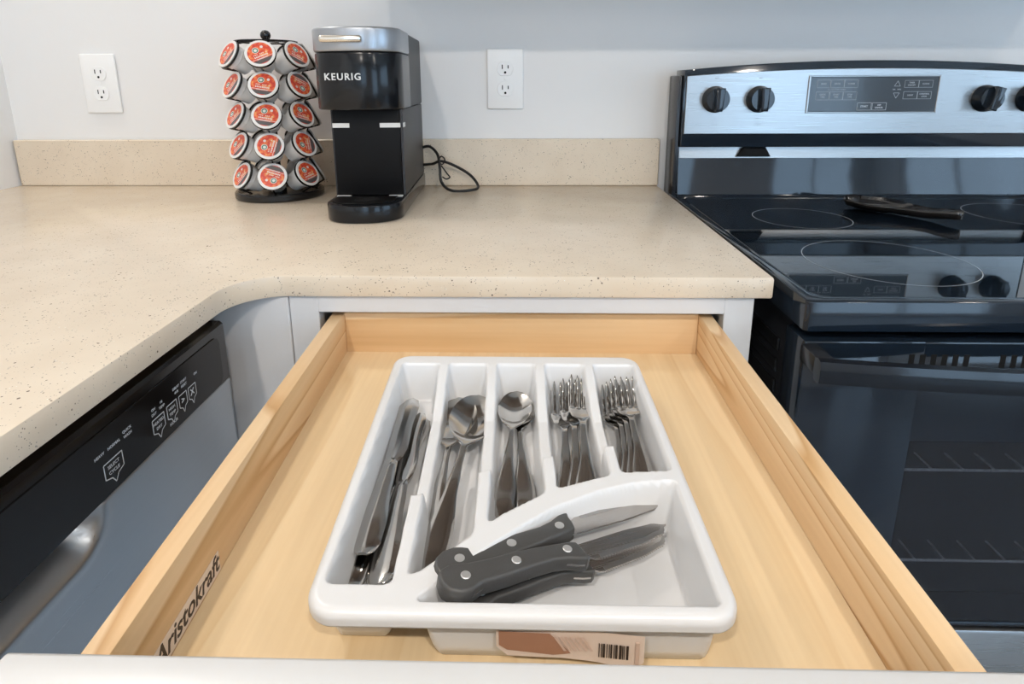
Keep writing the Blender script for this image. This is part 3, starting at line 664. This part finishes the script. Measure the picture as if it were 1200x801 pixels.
sub('cable_tie', G().tube(smooth_path([(.100, .038, .064), (.108, .032, .070), (.114, .036, .062), (.108, .042, .052), (.100, .038, .056)]), .0016, 6).tube(smooth_path([(.106, .036, .050), (.118, .030, .034), (.124, .028, .026), (.116, .030, .022), (.108, .034, .026)]), .0016, 6), M['cable'], cab, t)

# ------------------------------------------------------------------ range
RX0, RX1 = .0145, .7765; RC = (RX0 + RX1) / 2
t = thing('electric_range', (RC, -.36, -H), 'black glass-top electric range with stainless control panel beside the counter', 'range')
part('body', G().box(RX0 + .012, RX1 - .012, -.645, -.030, -.86, -.046, .003), M['enamel_sat'], t)
g = G()
for k in range(5): g.box(RX0 + .0095, RX0 + .0125, -.62, -.20, -.105 - .028 * k, -.088 - .028 * k, .0012, 1)
for k in range(8): g.box(RX0 + .0095, RX0 + .0125, -.62 + .03 * k, -.604 + .03 * k, -.40, -.245, .0012, 1)
part('side_ribs', g, M['enamel_sat'], t)
# cooktop frame with glass
gx0, gx1, gy0, gy1 = RX0 + .016, RX1 - .016, -.683, -.115
def rrect(x0, x1, y0, y1, r, n=6): return arc(x1 - r, y1 - r, r, 0, 90, n) + arc(x0 + r, y1 - r, r, 90, 180, n) + arc(x0 + r, y0 + r, r, 180, 270, n) + arc(x1 - r, y0 + r, r, 270, 360, n)
b = bmesh.new(); lo = [b.verts.new((x, y, -.0085)) for x, y in rrect(RX0, RX1, -.700, -.062, .006)]; hi = [b.verts.new((x, y, -.0085)) for x, y in rrect(gx0 - .001, gx1 + .001, gy0 - .001, gy1 + .001, .022)]
dn = [b.verts.new((v.co.x, v.co.y, -.0125)) for v in hi]; ob = [b.verts.new((v.co.x, v.co.y, -.0430)) for v in lo]
for q, w in ((lo, hi), (hi, dn), (ob, lo)):
    for i in range(len(q)): b.faces.new((q[i], q[(i + 1) % len(q)], w[(i + 1) % len(q)], w[i]))
b.faces.new(ob[::-1]); b.faces.new(dn); bmesh.ops.recalc_face_normals(b, faces=b.faces)
es = [e for e in b.edges if e.verts[0] in lo and e.verts[1] in lo or (e.verts[0] in hi and e.verts[1] in hi)]
bmesh.ops.bevel(b, geom=es, offset=.0022, segments=3, profile=.5, affect='EDGES')
part('cooktop_frame', G().merge(b), M['enamel'], t)
gl = part('cooktop_glass', G().prism(rrect(gx0, gx1, gy0, gy1, .021), -.0124, -.0100, 'z', .0006, 1), M['glass'], t)
for cx, cy, r in ((.188, -.545, .1010), (.190, -.292, .0790), (.605, -.265, .1010), (.605, -.545, .0790)):
    n = 72; V = []; F = []
    for k in range(n):
        a = 2 * PI * k / n; V += [(cx + (r + d) * math.cos(a), cy + (r + d) * math.sin(a), -.0098) for d in (-.0005, .0005)]
    for k in range(n): j = (k + 1) % n; F.append((2 * k, 2 * k + 1, 2 * j + 1, 2 * j))
    sub('burner_ring', G().raw(V, F), M['line'], gl, t)
# backguard
def arch(x, e, c): return e + (c - e) * (1 - ((x - RC) / (RX1 - RC)) ** 2)
bx0, bx1 = RX0 + .012, RX1 - .012; n = 20
top = [(bx1 - (bx1 - bx0) * k / n, arch(bx1 - (bx1 - bx0) * k / n, .2425, .2605)) for k in range(n + 1)]
part('backguard', G().prism([(bx0, .0905), (bx1, .0905)] + top, -.086, -.020, 'y', .003, 2), M['enamel'], t)
part('backguard_end', G().box(bx0 - .0095, bx0 - .0002, -.076, -.004, -.0425, .2330, .002), M['enamel_sat'], t)
part('backguard_end', G().box(bx1 + .0002, bx1 + .0095, -.076, -.004, -.0425, .2330, .002), M['enamel_sat'], t)
part('rear_riser', G().prism([(-.0800, -.0080), (-.0680, .0660), (-.0300, .0660), (-.0300, -.0080)], bx0, bx1, 'x', .003, 2), M['enamel'], t)
part('vent_trim', G().prism([(-.0700, .0668), (-.0660, .0900), (-.0300, .0900), (-.0300, .0668)], bx0 + .002, bx1, 'x', .001, 1), M['steel'], t, 'steel trim strip under the control panel')
part('vent_clip', G().prism([(.146, .0700), (.158, .0895), (.204, .0895), (.216, .0700)], -.0770, -.0700, 'y', .002, 1), M['dark'], t)
ptop = [(bx1 - .006 - (bx1 - bx0 - .010) * k / n, arch(bx1 - .006 - (bx1 - bx0 - .010) * k / n, .2310, .2455)) for k in range(n + 1)]
cp_ = part('control_panel', G().prism([(bx0 + .004, .1175), (bx1 - .006, .1175)] + ptop, -.0900, -.0862, 'y', .0012, 1), M['steel'], t, 'brushed stainless control panel')
dx0, dx1, dz0, dz1 = .2735, .5225, .1615, .2285
ds = part('display', G().box(dx0, dx1, -.0912, -.0901, dz0, dz1, .0004, 1), M['display'], t, 'dark touch display with printed keys')
sub('display_frame', G().box(dx0 - .004, dx0, -.0925, -.0901, dz0 - .003, dz1 + .003, .0008, 1).box(dx1, dx1 + .004, -.0925, -.0901, dz0 - .003, dz1 + .003, .0008, 1).box(dx0, dx1, -.0925, -.0901, dz1, dz1 + .003, .0008, 1).box(dx0, dx1, -.0925, -.0901, dz0 - .003, dz0, .0008, 1), M['steel'], ds, t)
DW, DH = dx1 - dx0, dz1 - dz0
def du(p): return dx0 + DW * p
def dv(p): return dz1 - DH * p
F0 = Matrix.Translation((0, -.0913, 0)) @ FACE
gd, gw = G(), G()
def key(g, u0, u1, v0, v1, lines, size=.0045):
    g.rect_line(du(u0), du(u1), dv(v1), dv(v0), .0006, F0)
    for i, s in enumerate(lines): g.text(s, size, F0 @ Matrix.Translation((du((u0 + u1) / 2), dv((v0 + v1) / 2) + (len(lines) - 1) * .0024 - i * .0048, .0001)), .0001, offset=.0001)
for i, s in enumerate(('BAKE', 'BROIL', 'WARM')): key(gd, .05 + .107 * i, .157 + .107 * i, .08, .31, (s,))
for i, s in enumerate((('COOK', 'TIME'), ('START', 'TIME'), ('STOP', 'TIME'))): key(gd, .05 + .107 * i, .157 + .107 * i, .42, .66, s, .004)
gd.text('AUTO OVEN TIMER', .0040, F0 @ Matrix.Translation((du(.21), dv(.365), .0001)), .0001)
key(gw, .385, .497, .74, .96, ('START',), .005); key(gw, .503, .615, .74, .96, ('OFF', 'CANCEL'), .0042)
for i, s in enumerate((('TIMER', 'ON/OFF'), ('CLOCK',))): key(gd, .735 + .11 * i, .845 + .11 * i, .10, .31, s, .004)
for i, s in enumerate((('LIGHT',), ('CONTROL', 'LOCK'))): key(gd, .735 + .11 * i, .845 + .11 * i, .42, .64, s, .004)
gd.text('HR   MIN', .0042, F0 @ Matrix.Translation((du(.68), dv(.365), .0001)), .0001)
for s, vc in ((1, .20), (-1, .53)):
    for w in (.0058,):
        tri = [(-w, -s * .0045), (w, -s * .0045), (0, s * .0055)]
        for k in range(3):
            p, q = Vector((*tri[k], 0)), Vector((*tri[(k + 1) % 3], 0)); dr = (q - p).normalized(); nn = Vector((-dr.y, dr.x, 0)) * .0004
            gd.raw([F0 @ (Vector((du(.68), dv(vc), .0002)) + c_) for c_ in (p - nn, q - nn, q + nn, p + nn)], [(0, 1, 2, 3)])
sub('key_print', gd, M['printdim'], ds, t)['kind'] = 'stuff'; sub('start_keys', gw, M['print'], ds, t, 'brighter printed start and off keys')
def knob(x, ang):
    kz = .1862; R_ = front_at(x, -.0902, kz) @ Matrix.Rotation(ang, 4, 'Z')
    k = part('control_knob', G().lathe([(.0262, 0), (.0262, .004), (.0248, .006), (.0235, .020), (.0222, .0225), (.010, .023)], 40, mx=R_), M['enamel'], t)
    sub('grip', G().prism([(-.0068, -.0225), (.0068, -.0225), (.0085, .0225), (-.0085, .0225)], .0200, .0360, 'z', .0025, 3, mx=R_), M['enamel'], k, t)
    g = G()
    for i in range(9):
        a = math.radians(-130 + 260 * i / 8); g.box(-.0004, .0004, .0305, .0325, 0, .0003, mx=front_at(x, -.0901, kz) @ Matrix.Rotation(a, 4, 'Z'))
    for dz, w in ((.0405, .0060), (-.0385, .0065)): g.box(-w / 2, w / 2, dz, dz + .0016, 0, .0003, mx=front_at(x, -.0901, kz))
    g.lathe([(.0013, 0), (.0013, .0003)], 10, mx=front_at(x - .002, -.0901, kz - .0485))
    for ddx in (.002,): g.rect_line(ddx, ddx + .005, -.051, -.046, .0004, front_at(x, -.0901, kz))
    sub('dial_print', g, M['printdim'], k, t)['kind'] = 'stuff'
for x, a in ((.0885, -.05), (.1755, .0), (.6165, -.25), (.7020, 0)): knob(x, a)
# oven door with window
Yd = -.700; wx0, wx1, wz0, wz1 = .1490, .6420, -.4270, -.1780
d_ = part('oven_door', G().box(RX0 + .002, wx0, Yd, -.652, -.4340, -.0545, .003).box(wx1, RX1 - .002, Yd, -.652, -.4340, -.0545, .003).box(wx0 - .004, wx1 + .004, Yd, -.652, wz1, -.0545, .003).box(wx0 - .004, wx1 + .004, Yd, -.652, -.4340, wz0, .003), M['enamel'], t)
sub('door_window', G().box(wx0 + .0002, wx1 - .0002, Yd + .0015, Yd + .0035, wz0 + .0002, wz1 - .0002), M['pane'], d_, t, 'dark dotted oven window')
sub('window_backing', G().box(wx0 + .0005, wx1 - .0005, -.655, -.653, wz0 + .0005, wz1 - .0005), M['cavity'], d_, t)
for z in (-.2205, -.3460):
    g = G(); g.tube([(wx0 + .002, Yd + .010, z), (wx1 - .002, Yd + .010, z)], .0016, 6)
    for k in range(13): g.tube([(wx0 + .036 * (k + 1), Yd + .010, z + .0018), (wx0 + .036 * (k + 1), Yd + .040, z + .0018)], .0012, 6)
    sub('oven_rack', g, M['rack'], d_, t)
for gx in (.1310, .2290, .3270):
    for k in range(6): sub('vent_slot', G().box(gx + .0118 * k, gx + .0062 + .0118 * k, Yd - .0004, Yd + .001, -.0850, -.0695, .0003, 1), M['dark'], d_, t)
# bowed handle bar
def hy(x): return -.743 - .030 * (1 - ((x - RC) / (RX1 - RC)) ** 2)
n = 28; xs_ = [RX0 - .004 + (RX1 - RX0 + .008) * k / n for k in range(n + 1)]; sec = [(-.0065, -.0790), (-.0075, -.0740), (-.0075, -.0610), (-.0055, -.0555), (.0, -.0535), (.0060, -.0560), (.0065, -.0620), (.0065, -.0740), (.0040, -.0800), (-.003, -.0805)]
V = [(x, hy(x) + a, b_) for x in xs_ for a, b_ in sec]; m_ = len(sec); F = [tuple(range(m_))[::-1], tuple(range(n * m_, n * m_ + m_))]
for i in range(n):
    for j in range(m_): F.append((i * m_ + j, i * m_ + (j + 1) % m_, (i + 1) * m_ + (j + 1) % m_, (i + 1) * m_ + j))
hd = part('door_handle', G().raw(V, F), M['handlebar'], t, ang=40)
for x0_, x1_ in ((RX0 - .003, RX0 + .016), (RX1 - .016, RX1 + .003)): sub('handle_mount', G().box(x0_, x1_, -.737, -.7003, -.0770, -.0560, .003), M['enamel_sat'], hd, t)
part('storage_drawer', G().box(RX0 + .002, RX1 - .002, Yd, -.652, -.7800, -.4400, .004), M['steel'], t, 'stainless storage drawer below the oven')
part('kick_base', G().box(RX0 + .02, RX1 - .02, -.62, -.05, -H, -.8605), M['enamel_sat'], t)
# spoon rest
g = G(); V = []; F = []; nu, nv = 30, 9; a0 = Vector((.318, -.190, 0)); a1 = Vector((.425, -.345, 0)); ax = (a1 - a0); L = ax.length; ax.normalize(); nn = Vector((-ax.y, ax.x, 0))
for i in range(nu + 1):
    s = i / nu; w = sm(s, (0, .06, .3, .62, .85, 1), (.004, .030, .047, .021, .014, .005))
    for j in range(nv):
        u = j / (nv - 1) * 2 - 1; V.append(tuple(a0 + ax * (s * L) + nn * (u * w) + Vector((0, 0, -.0092 + .003 + .014 * abs(u) ** 3 + .004 * sm(s, (0, .08, .7, 1), (1, 0, 0, 1.5))))))
for i in range(nu):
    for j in range(nv - 1): q = i * nv + j; F.append((q, q + 1, q + nv + 1, q + nv))
o = link('spoon_rest', G().raw(V, F), M['spoonrest'], None, (.37, -.27, -.0095)); md = o.modifiers.new('shell', 'SOLIDIFY'); md.thickness = .003; md.offset = 0
tag(o, 'black glossy spoon rest lying at the back of the glass cooktop', 'spoon rest')

# ------------------------------------------------------------------ dishwasher
DX = -.630; y0, y1 = -1.288, -.6885
t = thing('dishwasher', (-.95, -.99, -H), 'stainless dishwasher with black console under the left counter', 'dishwasher')
part('tub', G().box(-1.22, DX - .058, y0 + .01, y1 - .01, -H + .1, -.040), M['enamel_sat'], t)
con = part('console', G().prism([(DX - .056, -.0385), (DX - .004, -.0385), (DX - .0005, -.0415), (DX, -.052), (DX, -.1075), (DX - .056, -.1075)], y0, y1, 'y', .0022, 3), M['dwblack'], t, 'black control console')
sub('touch_strip', G().prism(rrect(y0 + .02, y1 - .016, -.1060, -.0500, .010), DX + .0001, DX + .0010, 'x', .0004, 1), M['dwblack'], con, t)
# door sheet with pocket handle pressed in
ys = np.linspace(y0, y1, 150); zs = np.concatenate([np.linspace(-.1095, -.20, 50), np.linspace(-.215, -.78, 12)]); Yg, Zg = np.meshgrid(ys, zs)
qy = np.abs(Yg + .988) - (.0915 - .034); qz = np.abs(Zg + .105) - (.0385 - .034)
D = np.hypot(np.maximum(qy, 0), np.maximum(qz, 0)) + np.minimum(np.maximum(qy, qz), 0) - .034
q = np.clip(-D / .026, 0, 1); Xg = DX - .003 - .024 * (q * q * (3 - 2 * q)) + .0012 * np.exp(-(D / .004) ** 2)
V = np.stack([Xg, Yg, Zg], -1).reshape(-1, 3).tolist(); r_, c_ = Yg.shape; F = [(i * c_ + j, i * c_ + j + 1, (i + 1) * c_ + j + 1, (i + 1) * c_ + j) for i in range(r_ - 1) for j in range(c_ - 1)]
dd = part('door', G().raw(V, F), M['dwsteel'], t, 'brushed stainless door with pocket handle', ang=180); md = dd.modifiers.new('shell', 'SOLIDIFY'); md.thickness = .004; md.offset = 0
part('door_core', G().box(DX - .057, DX - .038, y0 + .002, y1 - .002, -.78, -.1100), M['enamel_sat'], t)
part('toe_kick', G().box(-1.22, -.70, y0 + .01, y1 - .01, -H, -H + .0995), M['enamel_sat'], t)
gp, gs = G(), G(); FX = Matrix.Translation((DX + .0011, 0, 0)) @ FACEX
def pad(y, z, w, h, body):
    pts = [(-w, h), (w, h), (w, -h * .7), (w * .35, -h), (0, -h * 1.75), (-w * .35, -h), (-w, -h * .7)]
    for k in range(len(pts)):
        p, q = Vector((*pts[k], 0)), Vector((*pts[(k + 1) % len(pts)], 0)); dr = (q - p).normalized(); nn = Vector((-dr.y, dr.x, 0)) * .0005
        gp.raw([FX @ (Vector((y, z, .0001)) + c_) for c_ in (p - nn, q - nn, q + nn, p + nn)], [(0, 1, 2, 3)])
    if len(body) == 1: gp.text(body[0], h * 1.3, FX @ Matrix.Translation((y, z, 0)), .0001, offset=.0002)
    else:
        for i, s in enumerate(body): gp.text(s, .0042, FX @ Matrix.Translation((y, z + .0026 - .0055 * i, 0)), .0001)
def caps(y, z, body):
    for i, s in enumerate(body): gs.text(s, .0036, FX @ Matrix.Translation((y, z - .0048 * i, 0)), .0001)
pad(-.8830, -.0870, .0110, .0078, ('SELECT', 'CYCLE')); pad(-.8215, -.0865, .0088, .0078, ('HEATED', 'DRY')); pad(-.8000, -.0850, .0080, .0076, ('HIGH', 'TEMP'))
pad(-.7815, -.0850, .0066, .0072, ('>',)); pad(-.7650, -.0850, .0066, .0072, ('X',))
caps(-.8960, -.0690, ('HEAVY',)); caps(-.8790, -.0690, ('NORMAL',)); caps(-.8620, -.0660, ('QUICK', 'WASH')); caps(-.8260, -.0690, ('ON', 'DRY')); caps(-.8140, -.0680, ('HI', 'TEMP'))
caps(-.7900, -.0665, ('DELAY', '4HR')); caps(-.7770, -.0660, ('START', 'RESET')); caps(-.7560, -.0690, ('ON',))
gs.text('HOUR', .0045, FX @ Matrix.Translation((-.8000, -.0975, 0)), .0001)
sub('key_print', gp, M['print'], con, t)['kind'] = 'stuff'; sub('status_print', gs, M['print'], con, t)['kind'] = 'stuff'
